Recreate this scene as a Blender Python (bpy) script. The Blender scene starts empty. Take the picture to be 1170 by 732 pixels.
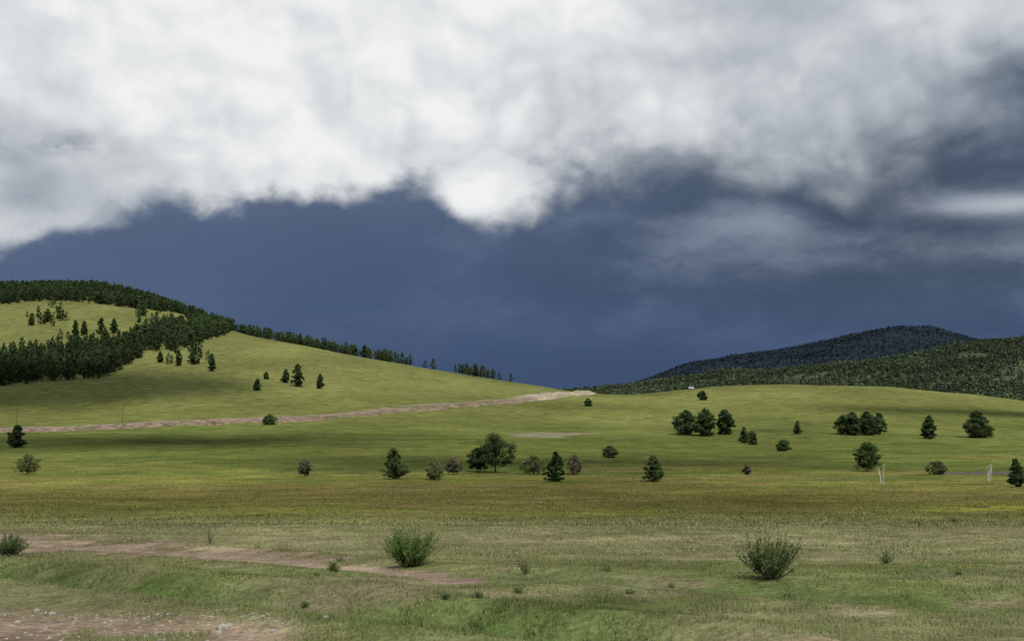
import bpy, math
import numpy as np
from mathutils import Vector
rng=np.random.default_rng(7)
F=1254.0; P=math.atan(74/1254.0); cP,sP=math.cos(P),math.sin(P)

# ---------------- noise ----------------
def _h(ix,iy,seed):
    n=(ix.astype(np.int64)*374761393+iy.astype(np.int64)*668265263+seed*974711)&0x7fffffff
    n=((n^(n>>13))*1274126177)&0x7fffffff
    n=(n^(n>>16))&0xffffff
    return n/float(0xffffff)
def vn(x,y,seed=0):
    ix=np.floor(x);iy=np.floor(y);fx=x-ix;fy=y-iy
    fx=fx*fx*(3-2*fx);fy=fy*fy*(3-2*fy)
    a=_h(ix,iy,seed);b=_h(ix+1,iy,seed);c=_h(ix,iy+1,seed);d=_h(ix+1,iy+1,seed)
    return (a*(1-fx)+b*fx)*(1-fy)+(c*(1-fx)+d*fx)*fy
def fbm(x,y,seed=0,o=4,r=0.5):
    t=0;a=1;s=0
    for i in range(o):
        t=t+a*vn(x*2**i+17.3*i,y*2**i-9.1*i,seed+i);s+=a;a*=r
    return t/s
def sst(e0,e1,x):
    t=np.clip((x-e0)/(e1-e0),0,1);return t*t*(3-2*t)

# ---------------- terrain ----------------
def v2r(v):
    b=(366-np.asarray(v,float))/F
    return (sP+cP*b)/(cP-sP*b)
UG=np.arange(-600,1801,10.0)
LG=np.linspace(math.log(3),math.log(10500),420)
def uf(us,vs,sig=2.0):
    a=np.interp(UG,us,vs)
    k=np.arange(-8,9);w=np.exp(-k*k/(2*sig*sig));w/=w.sum()
    return np.convolve(np.pad(a,8,mode='edge'),w,mode='valid')
c=lambda v:np.full(len(UG),float(v))
crY=uf([0,200,270,400,640,700,1170],[1400,1350,1250,1150,1080,1050,1000],3)
crV=uf([-600,-200,0,60,110,160,205,240,275,330,400,460,530,580,640,690,740,790,850,900,960,1000,1050,1100,1170,1300,1800],
       [350,330,330,328,329,339,354,366,378,388,403,413,425,433,442,446.5,446,441,436.5,434.5,435.5,437.5,441.5,446.5,456,470,480],1.2)
v650=uf([0,200,330,500,640,800,1170],[470,468,470,476,480,483,485])
v850=uf([0,100,200,270,330,400,500,580,640,700,800,900,1000,1100,1170,1500],[425,422,414,419,424,431,445,452,458,462,459,454,457,464,470,480])
v480=uf([0,400,700,1170],[500,500,502,505])
c2=uf([600,660,700,760,830,900,950,1000,1050,1100,1170,1300,1800],[452,447,441,434,424,418,415,409,401,391,380,369,352],1.5)
c3=uf([640,690,740,800,850,900,950,1000,1040,1080,1110,1170,1300,1800],[452,444,432,413,403,391,382,373,368,373,382,396,412,420],1.0)
rows=[(3,None,-2.55),(8,None,-2.78),(13,None,-3.03),(22,None,-3.68),(60,c(600),0),(120,c(571),0),(250,c(541),0),(350,c(521),0),(480,v480,0),(650,v650,0),(850,v850,0)]
ya=[];za=[]
for y,v,z in rows:
    ya.append(c(y)); za.append(c(z) if v is None else y*v2r(v))
ya.append(crY);za.append(crY*v2r(crV))
ya.append(crY*1.25);za.append(crY*1.25*v2r(crV+22))
ya.append(c(1950));za.append(1950*v2r(c(461)))
ya.append(c(2300));za.append(2300*v2r(c2*0.5+461*0.5+4))
ya.append(c(2800));za.append(2800*v2r(c2))
ya.append(c(3500));za.append(3500*v2r(np.maximum(c2+22,446)))
ya.append(c(5200));za.append(5200*v2r(c3))
ya.append(c(7000));za.append(7000*v2r(np.maximum(c3+16,447)))
ya.append(c(10500));za.append(10500*v2r(c(447)))
ya=np.log(np.array(ya));za=np.array(za)
ZG=np.zeros((len(UG),len(LG)))
for i in range(len(UG)): ZG[i]=np.interp(LG,ya[:,i],za[:,i])
k=np.arange(-6,7);w=np.exp(-k*k/(2*2.2**2));w/=w.sum()
ZG=np.apply_along_axis(lambda r:np.convolve(np.pad(r,6,mode='edge'),w,mode='valid'),1,ZG)

def seg_dist(x,y,poly):
    d=np.full(x.shape,1e9);tt=np.zeros(x.shape)
    n=len(poly)-1
    for i in range(n):
        ax,ay=poly[i][:2];bx,by=poly[i+1][:2]
        L=(bx-ax)**2+(by-ay)**2+1e-9
        t=np.clip(((x-ax)*(bx-ax)+(y-ay)*(by-ay))/L,0,1)
        dd=np.hypot(x-ax-t*(bx-ax),y-ay-t*(by-ay))
        m=dd<d;d=np.where(m,dd,d);tt=np.where(m,(i+t)/n,tt)
    return d,tt
track=None;ditch=None;ditch2=None
def H0(x,y):
    yy=np.maximum(y,8.0)
    u=585+F*x/yy
    ui=np.clip((u-UG[0])/10,0,len(UG)-1.001);li=np.clip((np.log(np.maximum(y,3.01))-LG[0])/(LG[1]-LG[0]),0,len(LG)-1.001)
    i=ui.astype(int);j=li.astype(int);a=ui-i;b=li-j
    return (ZG[i,j]*(1-a)+ZG[i+1,j]*a)*(1-b)+(ZG[i,j+1]*(1-a)+ZG[i+1,j+1]*a)*b
def H(x,y):
    x=np.asarray(x,float);y=np.asarray(y,float)
    z=H0(x,y)
    z=z+(fbm(x/1.7,y/1.7,3,3)-.5)*0.11*(y<200)
    z=z+(fbm(x/14,y/14,5,3)-.5)*0.55*sst(8,80,y)
    z=z+(fbm(x/90,y/90,9,3)-.5)*5.0*sst(120,700,y)
    z=z+(fbm(x/160,y/160,19,4)-.5)*34*sst(1400,2400,y)
    z=z+(fbm(x/420,y/420,29,4)-.5)*70*sst(3600,5000,y)
    if ditch is not None:
        near=y<90
        if np.any(near):
            d1,_=seg_dist(x,y,ditch);d2,_=seg_dist(x,y,track);d3,_=seg_dist(x,y,ditch2)
            z=z+near*(-0.34*np.exp(-(d1/0.7)**2)+0.18*np.exp(-((d1-1.5)/0.7)**2)-0.10*np.exp(-(d2/1.2)**2)+0.10*np.exp(-((d2-2.6)/.6)**2)-0.18*np.exp(-(d3/0.9)**2))
    return z
YR=np.exp(np.linspace(math.log(6),math.log(10000),3500))
def hit(u,v,ymin=6,ymax=1e9):
    a=(u-585)/F;b=(366-v)/F
    dy=cP-sP*b;dz=sP+cP*b
    Y_=YR[(YR>=ymin)&(YR<=ymax)]
    X=Y_*a/dy;Z=Y_*dz/dy
    h=H(X,Y_)
    m=(Z<=h)
    i=int(np.argmax(m)) if m.any() else int(np.argmin((Z-h)/Y_))
    return X[i],Y_[i],h[i]
def proj(x,y,z):
    dep=y*cP+z*sP;dep=np.where(dep<0.5,0.5,dep)
    return 585+F*x/dep,366-F*(-y*sP+z*cP)/dep
_t=[hit(u,v,ymax=80) for u,v in [(-60,617),(20,621),(100,625),(180,630),(260,636),(340,643),(420,650),(530,660)]]
_d=[hit(u,v,ymax=80) for u,v in [(-80,645),(0,654),(150,672),(300,692),(450,708),(600,721),(760,738)]]
_e=[hit(u,v,ymax=80) for u,v in [(560,652),(680,660),(800,666),(960,676),(1200,690)]]
track,ditch,ditch2=_t,_d,_e

# ---------------- ground colours ----------------
VA=[300,400,440,470,495,515,535,552,563,575,588,600,615,635,655,690,735,900]
CA=np.array([(.160,.172,.058),(.170,.180,.060),(.170,.180,.058),(.156,.168,.050),(.142,.160,.046),(.136,.155,.041),(.152,.165,.043),
 (.168,.168,.043),(.170,.158,.046),(.168,.164,.046),(.178,.192,.054),(.214,.212,.090),(.242,.228,.117),(.226,.222,.10),(.184,.208,.076),(.172,.205,.070),(.188,.215,.08),(.17,.20,.075)])
def gcol(x,y,z,fine=True):
    u,v=proj(x,y,z)
    vj=v+(fbm(x/25,y/25,41,3)-.5)*34*sst(20,120,y)
    col=np.stack([np.interp(vj,VA,CA[:,k]) for k in range(3)],-1)
    n=fbm(x/70+5,y/110,51,4);n2=fbm(x/9,y/9,61,4);n3=fbm(x/2.2,y/2.2,71,3)
    rust=sst(.50,.66,fbm(x/30,y/16,81,3))*sst(505,540,v)*sst(600,585,v)
    rust2=np.exp(-((v-562)/8)**2)*sst(.40,.65,n2)*sst(1000,500,u)
    rr=np.clip(rust*.5+rust2*.4,0,1)[...,None]
    col=col*(1-rr)+np.array((.19,.155,.06))*rr
    lush=(sst(.48,.68,fbm(x/40+9,y/18,91,4))*sst(470,500,v)*sst(565,550,v))[...,None]*.6
    col=col*(1-lush)+np.array((.080,.120,.030))*lush
    col*= (1+(n-.5)*.85)[...,None]
    col*= (1+(n2-.5)*.6*sst(900,200,y))[...,None]
    col*= (1+(n3-.5)*.8*sst(120,30,y))[...,None]
    dry=(sst(.46,.68,fbm(x/5+3,y/5,101,3))*sst(80,35,y))[...,None]*.45
    col=col*(1-dry)+np.array((.27,.24,.14))*dry
    yf=(np.exp(-((u-1130)/60)**2-((v-580)/4)**2)*sst(.45,.6,n3))[...,None]*.7
    col=col*(1-yf)+np.array((.40,.38,.05))*yf
    near=(y<95)
    d1,_=seg_dist(x,y,ditch);d2,t2=seg_dist(x,y,track);d3,_=seg_dist(x,y,ditch2)
    g=(near*(np.exp(-((d1+(n3-.5)*.8)/.8)**2)+.6*np.exp(-((d3+(n3-.5)*1.2)/.9)**2))*.85)[...,None]
    g=np.clip(g,0,1)
    col=col*(1-g)+np.array((.080,.132,.036))*g
    wdt=4.0*(1-t2)**.8+.8
    tr=near*sst(1.05,.45,d2/wdt+(fbm(x/1.3,y/1.3,111,4)-.5)*2.1)
    dirtbl=near*sst(684,716,v-(u-60)*0.03)*sst(440,270,u)*sst(.32,.46,fbm(x/1.5,y/1.5,121,4))
    patches=near*sst(.62,.69,fbm(x/2.6,y/1.6,131,4))*.5*(v>640)
    d=np.clip(np.maximum(np.maximum(tr,dirtbl),patches),0,1)
    dc=np.array((.30,.225,.16))*(0.6+.8*n3)[...,None]
    col=col*(1-d[...,None])+dc*d[...,None]
    q=np.exp(-((v-497-(fbm(x/20,y/20,141,3)-.5)*5)/2.0)**2)*sst(575,600,u)*sst(750,720,u)*sst(.40,.55,fbm(x/12,y/30,151,3))
    q=q[...,None]*.9
    col=col*(1-q)+np.array((.29,.25,.18))*q
    ff=sst(1450,1600,y)
    cl=np.clip(.8*np.exp(-((u-1112)/20)**2-((v-407)/3.5)**2)+.45*sst(.58,.66,fbm(x/230,y/230,161,3)),0,1)[...,None]
    fcol=np.array((.048,.070,.038))*(1-cl)+np.array((.10,.125,.06))*cl
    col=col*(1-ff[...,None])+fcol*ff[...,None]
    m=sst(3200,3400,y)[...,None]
    col=col*(1-m)+np.array((.022,.036,.048))*m  # far mountain ground: aerial haze painted in as a bluer base colour
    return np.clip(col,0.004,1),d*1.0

# ---------------- materials ----------------
def mat_new(name):
    m=bpy.data.materials.new(name);m.use_nodes=True
    nt=m.node_tree;nt.nodes.clear()
    return m,nt
def N(nt,t,**kw):
    n=nt.nodes.new(t)
    for k_,v_ in kw.items(): setattr(n,k_,v_)
    return n
def foliage_mat(name,attr='Col',trans=.25,upmix=.5,rough=.7):
    m,nt=mat_new(name);L=nt.links
    a=N(nt,'ShaderNodeAttribute',attribute_name=attr)
    g=N(nt,'ShaderNodeNewGeometry')
    s=N(nt,'ShaderNodeVectorMath',operation='SCALE');s.inputs['Scale'].default_value=1-upmix
    ad=N(nt,'ShaderNodeVectorMath',operation='ADD');ad.inputs[1].default_value=(0,-.15*upmix,upmix)
    nm=N(nt,'ShaderNodeVectorMath',operation='NORMALIZE')
    L.new(g.outputs['Normal'],s.inputs[0]);L.new(s.outputs[0],ad.inputs[0]);L.new(ad.outputs[0],nm.inputs[0])
    p=N(nt,'ShaderNodeBsdfDiffuse')
    o=N(nt,'ShaderNodeOutputMaterial')
    L.new(a.outputs['Color'],p.inputs['Color'])
    L.new(nm.outputs[0],p.inputs['Normal'])
    if trans>0:
        t=N(nt,'ShaderNodeBsdfTranslucent');mx=N(nt,'ShaderNodeMixShader');mx.inputs[0].default_value=trans
        L.new(a.outputs['Color'],t.inputs['Color'])
        L.new(p.outputs[0],mx.inputs[1]);L.new(t.outputs[0],mx.inputs[2]);L.new(mx.outputs[0],o.inputs[0])
    else: L.new(p.outputs[0],o.inputs[0])
    return m
M_leaf=foliage_mat('foliage',trans=.2,upmix=.35)
M_far=foliage_mat('far_foliage',trans=0,upmix=.72)
M_vfar=foliage_mat('mountain_foliage',trans=0,upmix=.94)
M_grass=foliage_mat('grass_blades',trans=.25,upmix=.72)
def simple_mat(name,colr,rough=.8,ns=4.0,amt=.4,bump=.0,metal=0):
    m,nt=mat_new(name);L=nt.links
    tc=N(nt,'ShaderNodeTexCoord');n=N(nt,'ShaderNodeTexNoise');n.inputs['Scale'].default_value=ns;n.inputs['Detail'].default_value=4
    L.new(tc.outputs['Object'],n.inputs['Vector'])
    cr=N(nt,'ShaderNodeValToRGB');cr.color_ramp.elements[0].position=.3;cr.color_ramp.elements[1].position=.7
    cr.color_ramp.elements[0].color=(*[q*(1-amt) for q in colr],1);cr.color_ramp.elements[1].color=(*[min(1,q*(1+amt)) for q in colr],1)
    L.new(n.outputs[0],cr.inputs[0])
    p=N(nt,'ShaderNodeBsdfPrincipled');p.inputs['Roughness'].default_value=rough;p.inputs['Specular IOR Level'].default_value=.2
    L.new(cr.outputs[0],p.inputs['Base Color'])
    o=N(nt,'ShaderNodeOutputMaterial');L.new(p.outputs[0],o.inputs[0]);return m
M_bark=simple_mat('bark',(.07,.05,.035),.9,6,.4)
M_birch=simple_mat('birch_bark',(.50,.48,.43),.8,5,.3)
M_stone=simple_mat('stone',(.36,.33,.29),.9,9,.3)
M_asph=simple_mat('asphalt',(.10,.095,.085),1.0,2,.3)
M_white=simple_mat('white_paint',(.75,.76,.77),.4,2,.05)
M_glass=simple_mat('dark_glass',(.02,.025,.03),.15,2,.1)
M_rub=simple_mat('rubber',(.02,.02,.02),.8,2,.1)
M_wood=simple_mat('weathered_wood',(.14,.11,.085),.9,6,.3)
M_shadow_cloud=simple_mat('shadow_cloud_white',(.8,.8,.8),1.0,.01,.05)  # opaque white for the added shadow-casting clouds

def ground_mat():
    m,nt=mat_new('steppe_grass_ground');L=nt.links
    a=N(nt,'ShaderNodeAttribute',attribute_name='Col')
    tc=N(nt,'ShaderNodeTexCoord')
    prev=a.outputs['Color'];hs=[]
    for sc,lo,hi,det in ((9.0,.62,1.40,4),(1.1,.70,1.32,4),(.13,.68,1.32,6)):
        n=N(nt,'ShaderNodeTexNoise');n.inputs['Scale'].default_value=sc;n.inputs['Detail'].default_value=det;n.inputs['Roughness'].default_value=.65
        L.new(tc.outputs['Object'],n.inputs['Vector'])
        r=N(nt,'ShaderNodeMapRange');r.inputs['From Min'].default_value=.3;r.inputs['From Max'].default_value=.7
        r.inputs['To Min'].default_value=lo;r.inputs['To Max'].default_value=hi
        L.new(n.outputs[0],r.inputs['Value'])
        v=N(nt,'ShaderNodeVectorMath',operation='SCALE')
        L.new(prev,v.inputs[0]);L.new(r.outputs[0],v.inputs['Scale']);prev=v.outputs[0];hs.append(n.outputs[0])
    p=N(nt,'ShaderNodeBsdfDiffuse')
    L.new(prev,p.inputs['Color'])
    b=N(nt,'ShaderNodeBump');b.inputs['Strength'].default_value=.5;b.inputs['Distance'].default_value=.4
    L.new(hs[1],b.inputs['Height']);L.new(b.outputs[0],p.inputs['Normal'])
    o=N(nt,'ShaderNodeOutputMaterial');L.new(p.outputs[0],o.inputs[0]);return m
M_ground=ground_mat()

# ---------------- mesh creation ----------------
def mk(name,V,Fc,C=None,mats=(),mi=None,smooth=False,loc=None,k=3):
    me=bpy.data.meshes.new(name)
    V=np.asarray(V,np.float32);Fc=np.asarray(Fc,np.int32)
    me.vertices.add(len(V));me.vertices.foreach_set('co',V.ravel())
    me.loops.add(Fc.size);me.loops.foreach_set('vertex_index',Fc.ravel())
    me.polygons.add(len(Fc));me.polygons.foreach_set('loop_start',np.arange(0,Fc.size,k,dtype=np.int32))
    me.polygons.foreach_set('loop_total',np.full(len(Fc),k,np.int32))
    for m in mats: me.materials.append(m)
    if mi is not None: me.polygons.foreach_set('material_index',np.asarray(mi,np.int32))
    if smooth: me.polygons.foreach_set('use_smooth',np.ones(len(Fc),bool))
    if C is not None:
        ca=me.color_attributes.new('Col','FLOAT_COLOR','POINT')
        c4=np.ones((len(V),4),np.float32);c4[:,:3]=C;ca.data.foreach_set('color',c4.ravel())
    me.update(calc_edges=True)
    ob=bpy.data.objects.new(name,me);bpy.context.scene.collection.objects.link(ob)
    if loc is not None: ob.location=loc
    return ob

NS,NR=700,700
ss=np.linspace(-1.05,1.05,NS)
yr=np.exp(np.linspace(math.log(12),math.log(10400),NR))-30
S,Y=np.meshgrid(ss,yr,indexing='ij');X=S*(Y+30)
Z=H(X.ravel(),Y.ravel());XY=(X.ravel(),Y.ravel())
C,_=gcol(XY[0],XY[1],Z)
idx=np.arange(NS*NR).reshape(NS,NR)
q=np.stack([idx[:-1,:-1],idx[1:,:-1],idx[1:,1:],idx[:-1,1:]],-1).reshape(-1,4)
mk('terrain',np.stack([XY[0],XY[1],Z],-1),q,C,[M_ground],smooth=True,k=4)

# ---------------- foliage helpers ----------------
def rand_unit(n):
    v=rng.normal(size=(n,3));return v/np.linalg.norm(v,axis=1,keepdims=True)
def tris_at(cen,size):
    n=len(cen);a=rand_unit(n);b=np.cross(a,rand_unit(n));b/=np.linalg.norm(b,axis=1,keepdims=True)+1e-9
    size=np.broadcast_to(size,(n,))[:,None]
    v=np.stack([cen+a*size*.6,cen-a*size*.4+b*size*.5,cen-a*size*.4-b*size*.5],1)
    return v.reshape(-1,3)
def limb(p0,p1,r0,r1,ns=5):
    p0=np.array(p0,float);p1=np.array(p1,float);d=p1-p0;d/=np.linalg.norm(d)+1e-9
    a=np.cross(d,[0.3,1,.1]);a/=np.linalg.norm(a)+1e-9;b=np.cross(d,a)
    th=np.arange(ns)*2*math.pi/ns
    ring=np.cos(th)[:,None]*a+np.sin(th)[:,None]*b
    V=np.concatenate([p0+ring*r0,p1+ring*r1]);T=[]
    for i in range(ns):
        j=(i+1)%ns;T+=[(i,j,ns+j),(i,ns+j,ns+i)]
    return V,np.array(T)
def tree(h,w,kind='pine',nclump=40,nleaf=45,leaf=.22,col=(.045,.075,.025),low=.12,bark=(.07,.05,.035),core=0):
    VV=[];TT=[];CC=[];MI=[];off=0
    def add(V,T,Cc,mi):
        nonlocal off
        VV.append(V);TT.append(T+off);CC.append(np.broadcast_to(Cc,(len(V),3)));MI.append(np.full(len(T),mi));off+=len(V)
    lean=rng.normal(0,.03,2)*h
    top=np.array([lean[0],lean[1],h*.96])
    r=h*.022
    mid=np.array([lean[0]*.3,lean[1]*.5,h*.45])
    V,T=limb((0,0,-.3),mid,r*1.25,r*.75,7);add(V,T,bark,1)
    V,T=limb(mid,top,r*.75,r*.12,6);add(V,T,bark,1)
    col=np.array(col)
    lob=rng.uniform(0,2*math.pi,3)
    for i in range(nclump):
        t=low+(1-low)*((i+rng.random())/nclump)**(1.0 if kind!='pine' else 1.15)
        if kind=='pine': rad=.5*w*min(1,((t-low)/.16+.45))*max(0,(1-((t-low)/(1.02-low))**1.9))**.75
        elif kind=='round': rad=.5*w*math.sqrt(max(0,1-(2*(t-low)/(1-low)-.86)**2*.8))*1.02*(1 if t<.8 else (1-(t-.8)*2.2))
        else: rad=.5*w*(1-(t-low)/(1.03-low))**.8*min(1,((t-low)/.1+.4))
        ang=i*2.399+rng.normal(0,.5)
        rad*=1+.20*math.sin(2*ang+lob[0])+.12*math.sin(5*ang+lob[1])
        inner=(rng.random()<.3)
        rr=rad*(rng.uniform(.0,.5) if inner else rng.uniform(.55,1.0))
        t0=min(.95,t*.9)
        ax=np.array([lean[0]*t0,lean[1]*t0,h*t0*.96])
        cpt=np.array([lean[0]*t+rr*math.cos(ang),lean[1]*t+rr*math.sin(ang),h*t*.97+rng.normal(0,.025)*h])
        if i%3==0:
            V,T=limb(ax*[1,1,.93],cpt,r*.4*(1.1-t),r*.08,4);add(V,T,bark,1)
        cs=w*rng.uniform(.09,.18)*(1.25 if inner else 1)*(.6+.4*(1-t) if kind=='pine' else 1)
        n=int(nleaf*rng.uniform(.7,1.3))
        pt=rand_unit(n)*(rng.random((n,1))**.45)*np.array([cs,cs,cs*.62])+cpt
        V=tris_at(pt,leaf*rng.uniform(.7,1.35,n))
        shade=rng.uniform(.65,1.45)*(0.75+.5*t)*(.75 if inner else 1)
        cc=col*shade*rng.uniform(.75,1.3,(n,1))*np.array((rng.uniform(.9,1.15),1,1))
        cc=np.repeat(cc,3,0)
        add(V,np.arange(n*3).reshape(-1,3),cc,0)
    return np.concatenate(VV),np.concatenate(TT),np.concatenate(CC),np.concatenate(MI)
def put_tree(name,u,v,hp,wp,kind='pine',col=(.045,.075,.025),low=.1,dense=1.0,bark=M_bark,ymin=100):
    x,y,z=hit(u,v,ymin)
    s=y/F;h=hp*s;w=wp*s
    big=hp>24
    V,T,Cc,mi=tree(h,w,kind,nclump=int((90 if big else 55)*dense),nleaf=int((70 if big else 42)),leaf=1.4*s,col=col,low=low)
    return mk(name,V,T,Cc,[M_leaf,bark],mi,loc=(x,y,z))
DK=(.046,.074,.029);MG=(.064,.096,.034);OL=(.105,.125,.052);GR=(.13,.128,.08)
L_=[('pine_tree',19,511,25,22,'pine',DK,.1),('birch_tree',31,542,22,28,'round',OL,.15),('willow_shrub',348,545,21,17,'round',GR,.2),
('larch_tree',451,547,35,27,'pine',MG,.08),('willow_shrub',496,548,21,25,'round',OL,.1),('willow_shrub',518,542,19,22,'round',GR,.2),
('pine_tree',566,540,42,42,'round',DK,.24),('pine_tree',546,539,27,22,'round',DK,.18),('willow_shrub',610,542,21,28,'round',OL,.12),
('pine_tree',633,550,35,22,'pine',(.036,.062,.022),.05),('willow_shrub',656,542,22,22,'round',GR,.12),('willow_shrub',697,523,13,17,'round',OL,.1),
('pine_tree',746,550,29,23,'pine',MG,.08),('pine_tree',785,497,27,25,'round',DK,.08),('pine_tree',806,498,29,25,'round',DK,.05),('pine_tree',829,496,28,20,'round',DK,.05),
('willow_shrub',850,506,18,13,'pine',MG,.05),('willow_shrub',860,508,15,12,'round',MG,.05),('willow_shrub',895,515,12,18,'round',MG,.05),('larch_tree',911,496,15,10,'pine',MG,.1),
('pine_tree',803,457,10,10,'round',DK,.05),('pine_tree',962,496,21,19,'round',DK,.05),('pine_tree',975,497,25,20,'round',DK,.05),('pine_tree',990,497,25,22,'round',DK,.08),('pine_tree',1004,496,24,18,'round',DK,.05),
('larch_tree',1061,501,26,19,'pine',DK,.05),('pine_tree',1116,500,30,35,'pine',DK,.03),('pine_tree',991,538,32,30,'round',MG,.15),
('willow_shrub',1070,542,15,21,'round',OL,.05),('pine_tree',1162,556,32,21,'pine',DK,.08),('willow_shrub',854,542,11,9,'round',GR,.1),
('larch_tree',672,464,9,7,'round',MG,.05),('willow_shrub',308,485,11,15,'round',MG,.02),
('larch_tree',326,437,15,10,'pine',DK,.1),('larch_tree',341,442,26,13,'pine',DK,.1),('larch_tree',365,444,16,10,'pine',DK,.1),('larch_tree',293,446,13,9,'pine',DK,.1),('larch_tree',304,433,8,7,'pine',DK,.1),
('larch_tree',242,424,20,10,'pine',DK,.1),('larch_tree',222,416,19,14,'pine',DK,.1),('larch_tree',204,418,18,9,'pine',DK,.1),('larch_tree',183,414,12,8,'pine',DK,.1),
('larch_tree',86,384,18,9,'pine',DK,.1),('larch_tree',96,383,16,8,'pine',DK,.1),('larch_tree',115,382,19,10,'pine',DK,.1),('larch_tree',130,381,17,9,'pine',DK,.1),('larch_tree',54,368,15,9,'pine',MG,.1),('larch_tree',36,372,14,8,'pine',MG,.1)]
for nm,u,v,hp,wp,kd,cl,low in L_:
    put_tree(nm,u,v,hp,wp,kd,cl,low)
for (u,v,hp) in [(1008,552,22),(1130,549,22)]:
    x,y,z=hit(u,v,100);s=y/F;h=hp*s
    VV=[];TT=[];off=0
    for i in range(3):
        a=rng.uniform(0,6.28);r_=.25*h
        p1=(r_*math.cos(a)*.9,r_*math.sin(a)*.3,h*rng.uniform(.7,1))
        V,T=limb((.25*i-.25,0,-.2),p1,.09,.04,5);VV.append(V);TT.append(T+off);off+=len(V)
        for j in range(8):
            f=rng.uniform(.35,.95);b0=np.array(p1)*f;b1=b0+rand_unit(1)[0]*.18*h+np.array([0,0,.08*h])
            V,T=limb(b0,b1,.035,.012,4);VV.append(V);TT.append(T+off);off+=len(V)
    mk('bare_birch_sapling',np.concatenate(VV),np.concatenate(TT),None,[M_birch],loc=(x,y,z))

# ---------------- tree masses ----------------
def inst(name,templ,pos,hs,mat,var=(.75,1.3)):
    VV=[];TT=[];CC=[];off=0
    for k_ in range(len(templ)):
        tv,tt,tcol=templ[k_]
        sel=np.arange(k_,len(pos),len(templ))
        if len(sel)==0: continue
        th=rng.uniform(0,6.283,len(sel));cs,sn=np.cos(th),np.sin(th)
        sc=hs[sel];wv=sc*rng.uniform(.8,1.25,len(sel))
        x=(tv[None,:,0]*cs[:,None]-tv[None,:,1]*sn[:,None])*wv[:,None]+pos[sel,0][:,None]
        y=(tv[None,:,0]*sn[:,None]+tv[None,:,1]*cs[:,None])*wv[:,None]+pos[sel,1][:,None]
        z=tv[None,:,2]*sc[:,None]+pos[sel,2][:,None]
        VV.append(np.stack([x,y,z],-1).reshape(-1,3))
        big=.65+.7*fbm(pos[sel,0]/150,pos[sel,1]/150,777,3)
        cc=tcol[None]*(rng.uniform(*var,len(sel))*big)[:,None,None]
        CC.append(cc.reshape(-1,3))
        TT.append((tt[None]+(np.arange(len(sel))*len(tv))[:,None,None]).reshape(-1,3)+off);off+=len(sel)*len(tv)
    return mk(name,np.concatenate(VV),np.concatenate(TT),np.concatenate(CC),[mat])
def templates(n,nclump,nleaf,leaf,col,wr=(.42,.6),kind='pine'):
    o=[]
    for i in range(n):
        V,T,Cc,mi=tree(1.0,rng.uniform(*wr),kind,nclump,nleaf,leaf,col,low=rng.uniform(.08,.2))
        V=V.copy();V[:,2]=np.maximum(V[:,2],-.05)
        o.append((V,T,Cc.copy()))
    return o
def inpoly(u,v,poly):
    ins=np.zeros(u.shape,bool);n=len(poly);j=n-1
    for i in range(n):
        xi,yi=poly[i];xj,yj=poly[j]
        cnd=((yi>v)!=(yj>v))&(u<(xj-xi)*(v-yi)/(yj-yi+1e-12)+xi);ins^=cnd;j=i
    return ins
nC=60000
cy=np.sqrt(rng.uniform(600**2,1650**2,nC));cx=rng.uniform(-.85,.12,nC)*cy
cz=H(cx,cy);cu,cv=proj(cx,cy,cz)
fn=fbm(cx/40,cy/40,201,3)
crest_y=np.interp(cu,UG,crY)
A=inpoly(cu,cv,[(-400,300),(0,318),(100,316),(150,328),(205,346),(222,360),(185,356),(150,352),(110,347),(60,343),(0,349),(-400,360)])&(cy<crest_y+120)
B=inpoly(cu,cv,[(-400,445),(0,441),(60,437),(110,432),(132,427),(150,412),(200,402),(240,388),(264,380),(268,372),(245,364),(215,372),(190,371),(160,380),(140,388),(100,394),(50,400),(0,405),(-400,405)])&((fn>.40)|(cu<125))
Cc_=inpoly(cu,cv,[(-300,350),(0,350),(60,345),(150,353),(210,360),(268,372),(160,382),(100,392),(0,402),(-300,400)])
E=inpoly(cu,cv,[(195,346),(262,368),(268,380),(236,372),(200,358)])
D=(cu>270)&(cu<470)&(cy>crest_y-25)&(cy<crest_y+45)
D2=(cu>=470)&(cu<592)&(cy>crest_y-15)&(cy<crest_y+40)
F_=inpoly(cu,cv,[(110,432),(135,426),(200,404),(248,392),(246,412),(205,420),(150,422),(120,436)])
rr=rng.random(nC)
acc=(A&(rr<.7)&(fn>.34))|(B&(rr<.62))|(Cc_&(rr<.10)&(fn>.60))|(E&(rr<.35))|(D&(rr<.50)&(fn>.36))|(D2&(rr<.22)&(fn>.42))|(F_&(rr<.06))
pos=np.stack([cx,cy,cz-.2],-1)[acc]
hs=rng.uniform(6.5,14.5,acc.sum())*np.where(D[acc]|D2[acc],.95,1)
T1=templates(12,26,9,.09,(.044,.070,.028),(.42,.65))
inst('hillside_larch_forest',T1,pos,hs,M_leaf,(.65,1.45))

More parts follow.
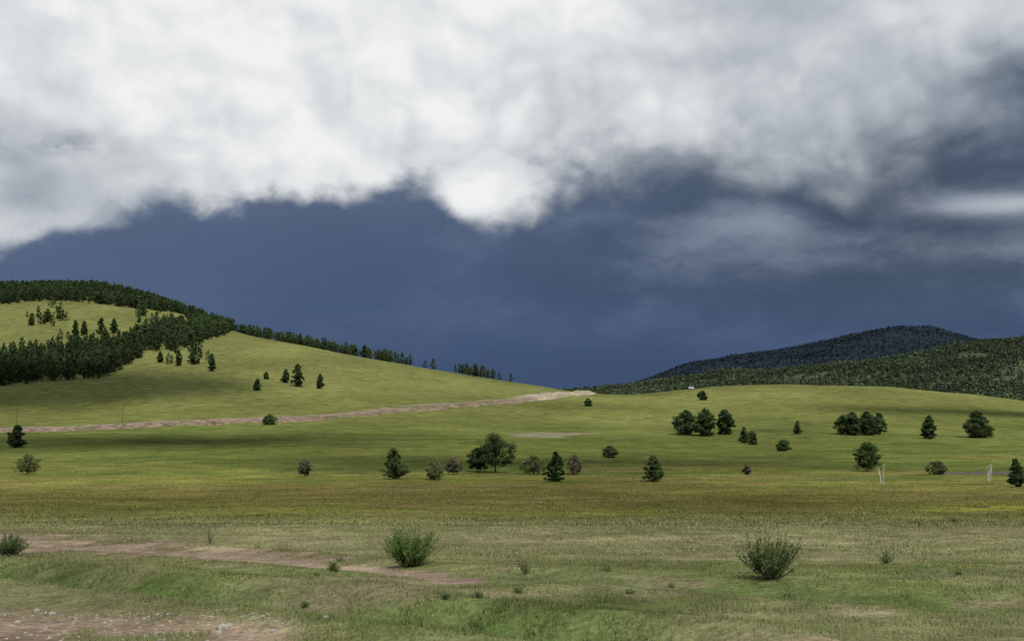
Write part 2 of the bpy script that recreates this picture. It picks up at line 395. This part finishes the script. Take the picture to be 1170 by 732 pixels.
nC=30000
cy=np.sqrt(rng.uniform(1700**2,3000**2,nC));cx=rng.uniform(-.02,.62,nC)*cy
cz=H(cx,cy);cu,cv=proj(cx,cy,cz)
clr=fbm(cx/230,cy/230,161,3)
keep=~((np.abs(cu-1112)<17)&(np.abs(cv-407)<3))&((clr<.60)|(rng.random(nC)<.45))
pos=np.stack([cx,cy,cz-.3],-1)[keep];hs=rng.uniform(7,14,keep.sum())
T2=templates(6,6,4,.24,(.064,.096,.052),(.5,.75))  # tree colour nudged bluish to stand for distance haze
inst('valley_larch_forest',T2,pos,hs,M_far,(.65,1.35))
nC=2500
cy=rng.uniform(1250,1700,nC);cx=rng.uniform(.06,.5,nC)*cy
cz=H(cx,cy);pos=np.stack([cx,cy,cz],-1);hs=rng.uniform(9,15,nC)
inst('forest_belt',T2,pos,hs,M_far)
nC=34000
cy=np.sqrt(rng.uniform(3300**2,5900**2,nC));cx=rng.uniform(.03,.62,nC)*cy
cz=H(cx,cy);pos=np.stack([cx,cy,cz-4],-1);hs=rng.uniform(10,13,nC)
T3=templates(5,4,3,.35,(.028,.043,.057),(.7,1.0))  # mountain haze is mixed into the tree colour, bluer and lighter
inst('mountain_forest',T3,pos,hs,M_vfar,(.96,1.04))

# ---------------- foreground shrubs ----------------
def shrub(name,u,v,hp,wp,col,nst=170,nl=26,leaf=.028,twig=(.16,.12,.08),open_=.9,ymin=8):
    x,y,z=hit(u,v,ymin,90);s=y/F;h=hp*s;w=wp*s
    VV=[];CC=[]
    base=rng.normal(0,.10*w,(nst,2))
    lobes=rng.uniform(0,6.283,3)
    for i in range(nst):
        a=rng.uniform(0,6.283);sp=rng.uniform(0,1)**.6*open_
        hh=1+.16*math.sin(2*a+lobes[0])+.10*math.sin(3*a+lobes[1])
        end=np.array([base[i,0]+math.cos(a)*sp*.5*w,base[i,1]+math.sin(a)*sp*.5*w,hh*h*rng.uniform(.6,1.12)*math.sqrt(max(.12,1-.75*sp*sp))])
        st=np.array([base[i,0]*.6,base[i,1]*.6,-.03])
        ctrl=(st+end)/2+np.array([math.cos(a)*.06*w,math.sin(a)*.06*w,.06*h])
        tt=np.linspace(0,1,7)[:,None]
        cur=(1-tt)**2*st+2*tt*(1-tt)*ctrl+tt**2*end
        wd=.0045*(1-np.linspace(0,.7,7))
        sd=np.array([-math.sin(a+1),math.cos(a+1),0.])
        for j in range(6):
            VV.append(np.stack([cur[j]-sd*wd[j],cur[j]+sd*wd[j],cur[j+1]]));CC.append(np.tile(np.array(twig)*rng.uniform(.6,1.3),(3,1)))
        t=rng.uniform(.18,1.0,nl)[:,None]
        pc=(1-t)**2*st+2*t*(1-t)*ctrl+t**2*end
        dirv=rand_unit(nl)+np.array([0,0,.7]);dirv/=np.linalg.norm(dirv,axis=1,keepdims=True)
        sdv=np.cross(dirv,rand_unit(nl));sdv/=np.linalg.norm(sdv,axis=1,keepdims=True)
        ln=leaf*rng.uniform(.7,1.7,(nl,1))
        tv=np.stack([pc-sdv*ln*.22,pc+sdv*ln*.22,pc+dirv*ln*1.5],1).reshape(-1,3)
        VV.append(tv)
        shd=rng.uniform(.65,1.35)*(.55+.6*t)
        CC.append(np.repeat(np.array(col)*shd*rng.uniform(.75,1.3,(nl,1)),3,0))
    V=np.concatenate(VV);Cc=np.concatenate(CC)
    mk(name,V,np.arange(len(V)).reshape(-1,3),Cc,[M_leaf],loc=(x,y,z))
shrub('willow_bush',468,648,42,62,(.10,.16,.045),300,42,.036)
shrub('willow_bush',880,661,46,74,(.085,.125,.045),240,28,.032)
shrub('caragana_bush',12,635,24,46,(.08,.115,.045),200,28,.036)
shrub('steppe_herb',240,621,18,15,(.12,.15,.07),30,16,.03)
shrub('steppe_herb',600,656,24,18,(.12,.17,.07),26,16,.025)
shrub('steppe_herb',1012,645,17,26,(.11,.16,.06),50,14,.03)
shrub('steppe_herb',381,653,10,14,(.09,.14,.045),60,14,.025)
shrub('steppe_herb',543,721,10,20,(.10,.16,.05),60,14,.02)
shrub('steppe_herb',1090,597,8,12,(.2,.17,.1),40,14,.04)
rh=np.random.default_rng(99)
for i in range(12):
    shrub('steppe_herb',rh.uniform(0,1170),rh.uniform(615,725),rh.uniform(4,8),rh.uniform(8,22),(.13,.18,.065),30,10,.022)

# ---------------- grass ----------------
def grass(name,n,y0,y1,hmin,hmax,wk):
    y=np.exp(rng.uniform(math.log(y0),math.log(y1),n));x=rng.uniform(-.56,.56,n)*y
    cl=fbm(x/.5,y/.5,301,2);big=fbm(x/4,y/4,311,2)
    z=H(x,y);col,dirt=gcol(x,y,z)
    keep=(dirt<rng.uniform(.15,1.0,n))&(cl>rng.uniform(.2,.6,n))
    x,y,z,col,cl,big=[a[keep] for a in (x,y,z,col,cl,big)]
    n=len(x)
    u,v=proj(x,y,z)
    pale=sst(585,605,v)*sst(650,630,v)
    d1,_=seg_dist(x,y,ditch)
    h=rng.uniform(hmin,hmax,n)*(.35+1.3*big)*(1+.5*pale)*(1+1.0*np.exp(-(d1/.8)**2))*(.7+.8*(cl-.3))
    wd=wk*y*rng.uniform(.6,1.3,n)
    a=rng.uniform(0,6.283,n);b=rng.uniform(0,6.283,n);ln=h*rng.uniform(.1,.9,n)
    sx=np.cos(a)*wd;sy=np.sin(a)*wd
    V=np.stack([np.stack([x-sx,y-sy,z-.01],-1),np.stack([x+sx,y+sy,z-.01],-1),np.stack([x+np.cos(b)*ln,y+np.sin(b)*ln,z+h],-1)],1)
    cc=col*rng.uniform(.85,1.5,(n,1))
    dry=(rng.random(n)<.08+.18*pale)[:,None]
    cc=np.where(dry,np.array((.32,.29,.17))*rng.uniform(.7,1.2,(n,1)),cc)
    grn=(rng.random(n)<.4)[:,None];cc=np.where(grn&~dry,cc*np.array((.78,1.05,.7)),cc)
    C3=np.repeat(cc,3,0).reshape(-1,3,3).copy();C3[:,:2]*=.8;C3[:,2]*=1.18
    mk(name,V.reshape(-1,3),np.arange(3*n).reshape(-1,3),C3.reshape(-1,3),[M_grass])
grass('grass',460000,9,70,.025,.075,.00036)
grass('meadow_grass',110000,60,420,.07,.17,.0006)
n=9000
y=np.exp(rng.uniform(math.log(14),math.log(75),n));x=rng.uniform(-.55,.55,n)*y;z=H(x,y);u,v=proj(x,y,z)
kp=(rng.random(n)<(.10+.8*sst(585,600,v)*sst(655,630,v)))&(fbm(x/3,y/3,401,3)>.45)
x,y,z=x[kp],y[kp],z[kp];n=len(x)
V=tris_at(np.stack([x,y,z+rng.uniform(.05,.14,n)],-1),.001*y)
cc=np.repeat(np.where(rng.random((n,1))<.75,np.array((.58,.56,.48)),np.array((.50,.45,.12))),3,0)
mk('steppe_wildflowers',V,np.arange(3*n).reshape(-1,3),cc,[M_grass])
import bmesh
def stones():
    bm=bmesh.new();r=np.random.default_rng(3)
    cand=[(255,718,.07),(262,716,.05),(42,699,.06),(60,702,.05),(312,722,.05),(20,712,.05),(250,724,.05),(372,706,.04)]
    P_=[(hit(u,v,8,60),s) for u,v,s in cand]
    for i in range(420):
        if i%3: 
            u=r.uniform(-20,330);v=r.uniform(700,735)
        else: 
            t=r.uniform(0,1);u=20+460*t;v=621+36*t+r.normal(0,3)
        P_.append((hit(u,v,8,60),r.uniform(.008,.028)))
    for (p,s) in P_:
        g=bmesh.ops.create_icosphere(bm,subdivisions=1,radius=s)
        sc=np.array([r.uniform(.8,1.4),r.uniform(.8,1.3),r.uniform(.5,.8)])
        for vv in g['verts']:
            vv.co=Vector((vv.co.x*sc[0]*r.uniform(.85,1.15)+p[0],vv.co.y*sc[1]*r.uniform(.85,1.15)+p[1],vv.co.z*sc[2]+p[2]+s*.3))
    me=bpy.data.meshes.new('gravel_stones');bm.to_mesh(me);bm.free();me.materials.append(M_stone)
    ob=bpy.data.objects.new('gravel_stones',me);bpy.context.scene.collection.objects.link(ob)
stones()

# ---------------- roads ----------------
def smooth_path(pts,n):
    pts=np.array(pts);t=np.linspace(0,1,len(pts));q=np.linspace(0,1,n)
    o=np.stack([np.interp(q,t,pts[:,k]) for k in range(pts.shape[1])],-1)
    for _ in range(12): o[1:-1]=(o[:-2]+2*o[1:-1]+o[2:])/4
    return o
rp=[hit(u,v,300,1079) for u,v in [(-150,498),(-60,495),(0,492),(80,490),(150,487),(230,484),(300,481),(360,477),(430,471),(500,465),(560,460),(600,456),(640,451),(668,448)]]
pp=smooth_path(rp,240)[:,:2]
tan=np.gradient(pp,axis=0);tan/=np.linalg.norm(tan,axis=1,keepdims=True);nr=np.stack([tan[:,1],-tan[:,0]],-1)
hc=H(pp[:,0],pp[:,1]);kk=np.ones(9)/9;hc=np.convolve(np.pad(hc,4,mode='edge'),kk,mode='valid')
tpar=np.linspace(0,1,240)
offs=[-9,-6,-4.5,4.5,6.0,8,10,13]
cols_={'g':(.13,.155,.055),'r':(.27,.21,.16),'b':(.24,.175,.13),'p':(.40,.335,.25)}
V=[];Cq=[]
for i in range(240):
    pale=sst(.80,.86,tpar[i]);amp=1.2+1.3*vn(np.array(i/9.),np.array(0.),5)+1.6*pale*vn(np.array(i/4.),np.array(3.),6)
    for k_,o in enumerate(offs):
        x=pp[i,0]+nr[i,0]*o;y=pp[i,1]+nr[i,1]*o
        g=float(H(np.array([x]),np.array([y]))[0])
        if k_ in(0,): z=g-1.0
        elif k_==1: z=hc[i]+.9*amp
        elif k_ in(2,3): z=hc[i]+.75*amp
        elif k_==len(offs)-1: z=g-1.2
        else: 
            f=(o-4.5)/8.5;z=(hc[i]+.75*amp)*(1-f)+(g-.6)*f+(vn(np.array(i*.9),np.array(k_*3.1),8)-.5)*.9
        V.append((x,y,z))
        nn=float(fbm(np.array([i/5.]),np.array([k_*.8]),15,3)[0])
        base=np.array(cols_['r'] if k_<4 else cols_['b'])*(1-pale)+np.array(cols_['p'])*pale*(.55+.9*nn)
        gm=float(sst(.54,.66,np.array(nn)))*(1-pale*.6)*.7
        base=base*(1-gm)+np.array(cols_['g'])*gm
        Cq.append(base*(.7+.6*rng.random()))
V=np.array(V);m=len(offs)
q=[(i*m+j,i*m+j+1,(i+1)*m+j+1,(i+1)*m+j) for i in range(239) for j in range(m-1)]
def attr_mat(name,ns=.5):
    m_,nt=mat_new(name);L=nt.links
    a=N(nt,'ShaderNodeAttribute',attribute_name='Col');tc=N(nt,'ShaderNodeTexCoord')
    n_=N(nt,'ShaderNodeTexNoise');n_.inputs['Scale'].default_value=ns;n_.inputs['Detail'].default_value=6
    L.new(tc.outputs['Object'],n_.inputs['Vector'])
    r=N(nt,'ShaderNodeMapRange');r.inputs['From Min'].default_value=.3;r.inputs['From Max'].default_value=.7;r.inputs['To Min'].default_value=.6;r.inputs['To Max'].default_value=1.4
    L.new(n_.outputs[0],r.inputs['Value'])
    s=N(nt,'ShaderNodeVectorMath',operation='SCALE');L.new(a.outputs['Color'],s.inputs[0]);L.new(r.outputs[0],s.inputs['Scale'])
    p=N(nt,'ShaderNodeBsdfDiffuse')
    L.new(s.outputs[0],p.inputs['Color']);o=N(nt,'ShaderNodeOutputMaterial');L.new(p.outputs[0],o.inputs[0]);return m_
M_dirt=attr_mat('road_dirt')
mk('dirt_road',V,q,np.array(Cq),[M_dirt],k=4)
rp=[hit(u,v,120,600) for u,v in [(1074,540.5),(1100,541),(1130,541),(1175,540),(1260,538)]]
pp=smooth_path(rp,60)[:,:2];V=[]
for i in range(60):
    for o,dz in ((-3.6,-.4),(-2.6,.2),(2.6,.2),(3.6,-.4)):
        x,y=pp[i,0],pp[i,1]+o;V.append((x,y,float(H(np.array([x]),np.array([pp[i,1]]))[0])+dz))
q=[(i*4+j,(i+1)*4+j,(i+1)*4+j+1,i*4+j+1) for i in range(59) for j in range(3)]
mk('paved_road',V,q,None,[M_asph],k=4)

# ---------------- van on the rise ----------------
def part(name,parent,bmf,mat,loc=(0,0,0)):
    bm=bmesh.new();bmf(bm);me=bpy.data.meshes.new(name);bm.to_mesh(me);bm.free();me.materials.append(mat)
    ob=bpy.data.objects.new(name,me);bpy.context.scene.collection.objects.link(ob);ob.parent=parent;ob.location=loc;return ob
def van(u,v):
    x,y,z=hit(u,v,700,1100)
    e=bpy.data.objects.new('parked_van',None);bpy.context.scene.collection.objects.link(e);e.location=(x,y,z+.05)
    def body(bm):
        prof=[(-2.5,.35),(2.4,.35),(2.6,.6),(2.55,1.1),(1.95,1.25),(1.35,2.1),(1.0,2.25),(-2.3,2.25),(-2.55,2.0),(-2.6,.7)]
        a=[bm.verts.new((p[0],-.95,p[1])) for p in prof];b=[bm.verts.new((p[0],.95,p[1])) for p in prof]
        bm.faces.new(a);bm.faces.new(b[::-1])
        for i in range(len(prof)): bm.faces.new((a[i],b[i],b[(i+1)%len(prof)],a[(i+1)%len(prof)]))
        bmesh.ops.recalc_face_normals(bm,faces=bm.faces);bmesh.ops.bevel(bm,geom=bm.edges[:],offset=.06,segments=2,affect='EDGES')
    part('body',e,body,M_white)
    def win(bm):
        for sx in(-.965,.965):
            for a0,a1 in((-2.1,-1.1),(-1.0,0.0),(.1,1.0)):
                vs=[bm.verts.new(p) for p in((a0,sx,1.35),(a1+(.25 if a1==1.0 else 0),sx,1.35),(a1,sx,1.95),(a0,sx,1.95))];bm.faces.new(vs)
    part('windows',e,win,M_glass)
    for i,(a0,b0) in enumerate(((-1.6,-.9),(-1.6,.9),(1.7,-.9),(1.7,.9))):
        def wh(bm):
            bmesh.ops.create_cone(bm,cap_ends=True,segments=16,radius1=.37,radius2=.37,depth=.24)
            for vv in bm.verts: vv.co=Vector((vv.co.x,vv.co.z,vv.co.y))
        part('wheel_%d'%(i+1),e,wh,M_rub,(a0,b0,.37))
van(790,440)
for (u,v) in [(19,486),(140,482),(-95,489)]:
    x,y,z=hit(u,v,300)
    V,T=limb((0,0,-.5),(0,0,8),.16,.11,8);V2,T2_=limb((-.9,0,7.3),(.9,0,7.3),.07,.07,6)
    V3,T3_=limb((-.6,0,7.3),(-.6,0,7.6),.05,.05,6);V4,T4_=limb((.6,0,7.3),(.6,0,7.6),.05,.05,6)
    mk('utility_pole',np.concatenate([V,V2,V3,V4]),np.concatenate([T,T2_+len(V),T3_+len(V)+len(V2),T4_+len(V)+len(V2)+len(V3)]),None,[M_wood],loc=(x,y,z))

# ---------------- sun direction, unseen clouds added to cast shadows ----------------
SUN_EL,SUN_AZ=math.radians(50),math.radians(160)
sdir=Vector((math.sin(SUN_AZ)*math.cos(SUN_EL),math.cos(SUN_AZ)*math.cos(SUN_EL),math.sin(SUN_EL)))
def add_shadow_cloud(cx_,cy_,gz,rx,ry,alt=900,seed=1,rz=None):  # unseen helper out of frame, added so its shadow lands on the given spot
    r=np.random.default_rng(seed)
    k_=(alt-gz)/sdir.z
    px,py=cx_+sdir.x*k_,cy_+sdir.y*k_
    bm=bmesh.new()
    n=26
    for i in range(n):
        a=r.uniform(0,6.28);q_=math.sqrt(r.uniform(0,1))
        R=r.uniform(.22,.40)*(1.15-q_*.6)
        g=bmesh.ops.create_icosphere(bm,subdivisions=3,radius=1)
        ox,oy=px+math.cos(a)*q_*rx*.85,py+math.sin(a)*q_*ry*.85
        for vv in g['verts']:
            d=vv.co.copy();nn=float(vn(np.array(d.x*2.3+i*7),np.array(d.y*2.3+d.z*1.7),seed))
            s_=.75+.5*nn
            vv.co=Vector((ox+d.x*R*rx*s_,oy+d.y*R*ry*s_,alt+max(d.z,-.25)*min(rx,ry)*R*s_*.9))
    me=bpy.data.meshes.new('shadow_cloud');bm.to_mesh(me);bm.free();me.materials.append(M_shadow_cloud)
    for p in me.polygons: p.use_smooth=True
    ob=bpy.data.objects.new('shadow_cloud',me);bpy.context.scene.collection.objects.link(ob)
add_shadow_cloud(-170,440,-22,150,55,seed=11)
add_shadow_cloud(-370,740,-10,200,95,seed=12)
add_shadow_cloud(10,310,-22,85,42,seed=13)
add_shadow_cloud(330,760,-15,150,45,seed=14)

# ---------------- world sky ----------------
w=bpy.data.worlds.new('World');bpy.context.scene.world=w;w.use_nodes=True
nt=w.node_tree;nt.nodes.clear();L=nt.links
def math_(op,a,b=None,c_=None,clamp=False):
    n=nt.nodes.new('ShaderNodeMath');n.operation=op;n.use_clamp=clamp
    for i,q_ in enumerate((a,b,c_)):
        if q_ is None: continue
        if isinstance(q_,(int,float)): n.inputs[i].default_value=q_
        else: L.new(q_,n.inputs[i])
    return n.outputs[0]
add=lambda a,b:math_('ADD',a,b);sub=lambda a,b:math_('SUBTRACT',a,b);mul=lambda a,b:math_('MULTIPLY',a,b)
def mr(v,a,b,c0=0.,d=1.,typ='SMOOTHSTEP'):
    n=nt.nodes.new('ShaderNodeMapRange');n.interpolation_type=typ
    L.new(v,n.inputs['Value'])
    for k_,q_ in (('From Min',a),('From Max',b),('To Min',c0),('To Max',d)):
        if isinstance(q_,(int,float)): n.inputs[k_].default_value=q_
        else: L.new(q_,n.inputs[k_])
    return n.outputs[0]
def noise(vec,scale,det=4,rough=.55,dist=0.,off=(0,0,0),st=(1,1,1)):
    mp=nt.nodes.new('ShaderNodeMapping');mp.inputs['Location'].default_value=off;mp.inputs['Scale'].default_value=st
    L.new(vec,mp.inputs[0])
    n=nt.nodes.new('ShaderNodeTexNoise');n.inputs['Scale'].default_value=scale;n.inputs['Detail'].default_value=det;n.inputs['Roughness'].default_value=rough;n.inputs['Distortion'].default_value=dist
    L.new(mp.outputs[0],n.inputs['Vector']);return n
def mixc(f,a,b):
    n=nt.nodes.new('ShaderNodeMix');n.data_type='RGBA'
    if isinstance(f,(int,float)): n.inputs[0].default_value=f
    else: L.new(f,n.inputs[0])
    for i,q_ in((6,a),(7,b)):
        if isinstance(q_,tuple): n.inputs[i].default_value=(*q_,1)
        else: L.new(q_,n.inputs[i])
    return n.outputs[2]
tc=nt.nodes.new('ShaderNodeTexCoord');D_=tc.outputs['Generated']
sx=nt.nodes.new('ShaderNodeSeparateXYZ');L.new(D_,sx.inputs[0])
az=math_('ARCTAN2',sx.outputs[0],sx.outputs[1]);el=math_('ARCSINE',sx.outputs[2])
def U2A(u): return math.atan((u-585)/F)
def V2E(v): return P+math.atan((366-v)/F)
wn=noise(D_,9,7,.6)
vs=nt.nodes.new('ShaderNodeVectorMath');vs.operation='SUBTRACT';L.new(wn.outputs['Color'],vs.inputs[0]);vs.inputs[1].default_value=(.5,.5,.5)
vm=nt.nodes.new('ShaderNodeVectorMath');vm.operation='SCALE';L.new(vs.outputs[0],vm.inputs[0]);vm.inputs['Scale'].default_value=.045
va=nt.nodes.new('ShaderNodeVectorMath');va.operation='ADD';L.new(D_,va.inputs[0]);L.new(vm.outputs[0],va.inputs[1]);W=va.outputs[0]
def curve(x,pts,lo,hi):
    t=mr(x,lo,hi,0,1,'LINEAR')
    n=nt.nodes.new('ShaderNodeFloatCurve');L.new(t,n.inputs['Value'])
    cm=n.mapping;cu_=cm.curves[0]
    P2=[((a-lo)/(hi-lo),b) for a,b in pts]
    cu_.points[0].location=P2[0];cu_.points[-1].location=P2[-1]
    for p in P2[1:-1]: cu_.points.new(*p)
    cm.update();return n.outputs[0]
bp=[(-200,275),(0,268),(90,272),(130,258),(160,232),(210,224),(300,234),(350,220),(400,206),(470,202),(550,228),(610,214),(700,182),(800,178),(880,186),(940,188),(1000,178),(1080,163),(1170,140),(1350,100)]
bpts=[(-3.1416,.30),(-1.2,.22)]+[(U2A(a),V2E(b)) for a,b in bp]+[(1.2,.30),(3.1416,.30)]
bound=curve(az,bpts,-3.1416,3.1416)
def bil(scale,off,seed,st=(1,1,1.25)):
    n=noise(W,scale,0,.5,0,(off[0]+seed,off[1],off[2]+seed*.7),st).outputs[0]
    d=sub(n,.5)
    return math_('SQRT',add(mul(d,d),.0028))
def hgt(off):
    h=mul(bil(7,off,3.1),2.0)
    h=add(h,mul(bil(16,off,1.3),1.0))
    return add(h,mul(bil(38,off,2.2),.45))
h0=hgt((0,0,0));h1=hgt((.008,0,.020))
n1=noise(W,6,7,.6,0,(3.1,0,1.7),(1,1,1.35)).outputs[0]
n4=noise(D_,3.2,2,.5,0,(8,4,1.7),(1,1,1.9)).outputs[0]
n5=noise(W,22,5,.6,0,(1,4,1.7),(1,1,1.6)).outputs[0]
E_=sub(el,bound)
E_=add(E_,mul(sub(h0,.42),.050));E_=add(E_,mul(sub(n1,.5),.080))
E_=add(E_,mul(sub(n5,.5),.026))
def gauss(u,v,su,sv,amp):
    a=mul(sub(az,U2A(u)),F/su)
    b=mul(sub(el,V2E(v)),F/sv)
    s=add(mul(a,a),mul(b,b))
    return mul(math_('EXPONENT',mul(s,-1.0)),amp)
for g in [(545,225,45,22,.02),(1150,112,60,22,-.03),(60,262,70,14,.02),(238,212,40,20,.03)]:
    E_=add(E_,gauss(*g))
soft=mr(az,U2A(450),U2A(900),.014,.040)
soft=add(soft,gauss(60,215,130,60,.010))
mask=mr(E_,mul(soft,-1.0),soft)
hole=mul(gauss(25,187,90,20,.95),mr(add(mul(n1,.5),mul(n5,.5)),.36,.62))
mask=mul(mask,sub(1.0,hole))
rl=sub(h0,h1)
br=curve(az,[(-3.1416,.55),(-1,.6),(U2A(0),.76),(U2A(130),.95),(U2A(400),.98),(U2A(600),.90),(U2A(800),.72),(U2A(950),.57),(U2A(1170),.50),(1.,.45),(3.1416,.55)],-3.1416,3.1416)
up=mr(E_,0.0,.10,-.20,.03)
t=add(add(br,up),mul(rl,.34))
t=add(t,mul(sub(n1,.5),.60))
t=add(t,mul(sub(n4,.5),.60))
t=add(t,mul(sub(n5,.5),.14))
t=add(t,mul(sub(h0,.42),.14))
t=add(t,gauss(10,60,110,90,-.08));t=add(t,gauss(1090,40,110,40,.10));t=add(t,gauss(20,235,100,40,-.14));t=add(t,gauss(320,225,60,20,.12));t=add(t,gauss(560,215,60,25,.12));t=add(t,gauss(430,130,110,40,-.07))
t=math_('MAXIMUM',math_('MINIMUM',t,1.0),0.0)
ramp=nt.nodes.new('ShaderNodeValToRGB');cr=ramp.color_ramp
cr.elements[0].position=0;cr.elements[0].color=(.13,.165,.23,1);cr.elements[1].position=1;cr.elements[1].color=(.87,.88,.88,1)
for p_,c_ in((.3,(.30,.345,.40)),(.6,(.52,.555,.595)),(.85,(.74,.76,.775))):
    e=cr.elements.new(p_);e.color=(*c_,1)
L.new(t,ramp.inputs[0]);white=ramp.outputs[0]
gr=nt.nodes.new('ShaderNodeValToRGB');cr=gr.color_ramp
cr.elements[0].position=0;cr.elements[0].color=(.050,.082,.168,1);cr.elements[1].position=1;cr.elements[1].color=(.125,.165,.235,1)
e=cr.elements.new(.35);e.color=(.062,.098,.188,1);e=cr.elements.new(.65);e.color=(.080,.119,.205,1)
L.new(mr(el,-.01,.22,0,1,'LINEAR'),gr.inputs[0])
dk=mixc(mul(mr(az,-.1,.38),mr(el,.02,.12)),gr.outputs[0],(.066,.093,.142))
dk=mixc(mul(mr(az,-.10,-.45),.35),dk,(.13,.175,.27))
n3=noise(W,5,6,.58,0,(7,1,4),(1,1,2.6)).outputs[0]
pm=add(mul(mr(az,-.15,.15),mr(el,.03,.12)),.14)
pt=add(n3,gauss(860,258,130,22,.13));pt=add(pt,gauss(1140,250,70,12,.28));pt=add(pt,gauss(1000,212,170,16,-.14));pt=add(pt,gauss(720,215,120,24,-.12));pt=add(pt,gauss(1150,205,60,14,.10));pt=add(pt,gauss(1050,300,160,22,.08))
pf=mul(mr(pt,.44,.86),pm)
dk=mixc(mul(pf,.8),dk,(.27,.315,.40))
shd=mul(mr(n3,.58,.35),add(mul(mr(az,-.15,.2),.26),.12))
dk=mixc(shd,dk,(.040,.062,.105))
dk=mixc(mul(gauss(1172,252,70,10,.85),mr(n1,.32,.56)),dk,(.47,.50,.55))
col=mixc(mask,dk,white)
sky=nt.nodes.new('ShaderNodeTexSky');sky.sky_type='NISHITA';sky.sun_disc=False;sky.sun_elevation=SUN_EL;sky.sun_rotation=SUN_AZ
sk=nt.nodes.new('ShaderNodeVectorMath');sk.operation='SCALE';L.new(sky.outputs[0],sk.inputs[0]);sk.inputs['Scale'].default_value=.10
gap=mul(mr(wn.outputs[0],.46,.58),mr(el,.42,.6))
col=mixc(gap,col,sk.outputs[0])
bg=nt.nodes.new('ShaderNodeBackground');L.new(col,bg.inputs[0]);bg.inputs[1].default_value=1.0
out=nt.nodes.new('ShaderNodeOutputWorld');L.new(bg.outputs[0],out.inputs[0])
w.cycles.sampling_method='NONE'

sd=bpy.data.lights.new('sun','SUN');sd.energy=2.9;sd.angle=math.radians(3.0);sd.color=(1,.95,.86)
so=bpy.data.objects.new('sun',sd);bpy.context.scene.collection.objects.link(so)
so.rotation_euler=sdir.to_track_quat('Z','Y').to_euler()

cd=bpy.data.cameras.new('camera');cd.sensor_width=36;cd.lens=36*F/1170;cd.clip_end=30000;cd.clip_start=.1
co=bpy.data.objects.new('camera',cd);bpy.context.scene.collection.objects.link(co);co.location=(0,0,0);co.rotation_euler=(math.pi/2+P,0,0)
bpy.context.scene.camera=co
sc=bpy.context.scene
sc.view_settings.view_transform='Standard';sc.view_settings.look='None';sc.view_settings.exposure=0
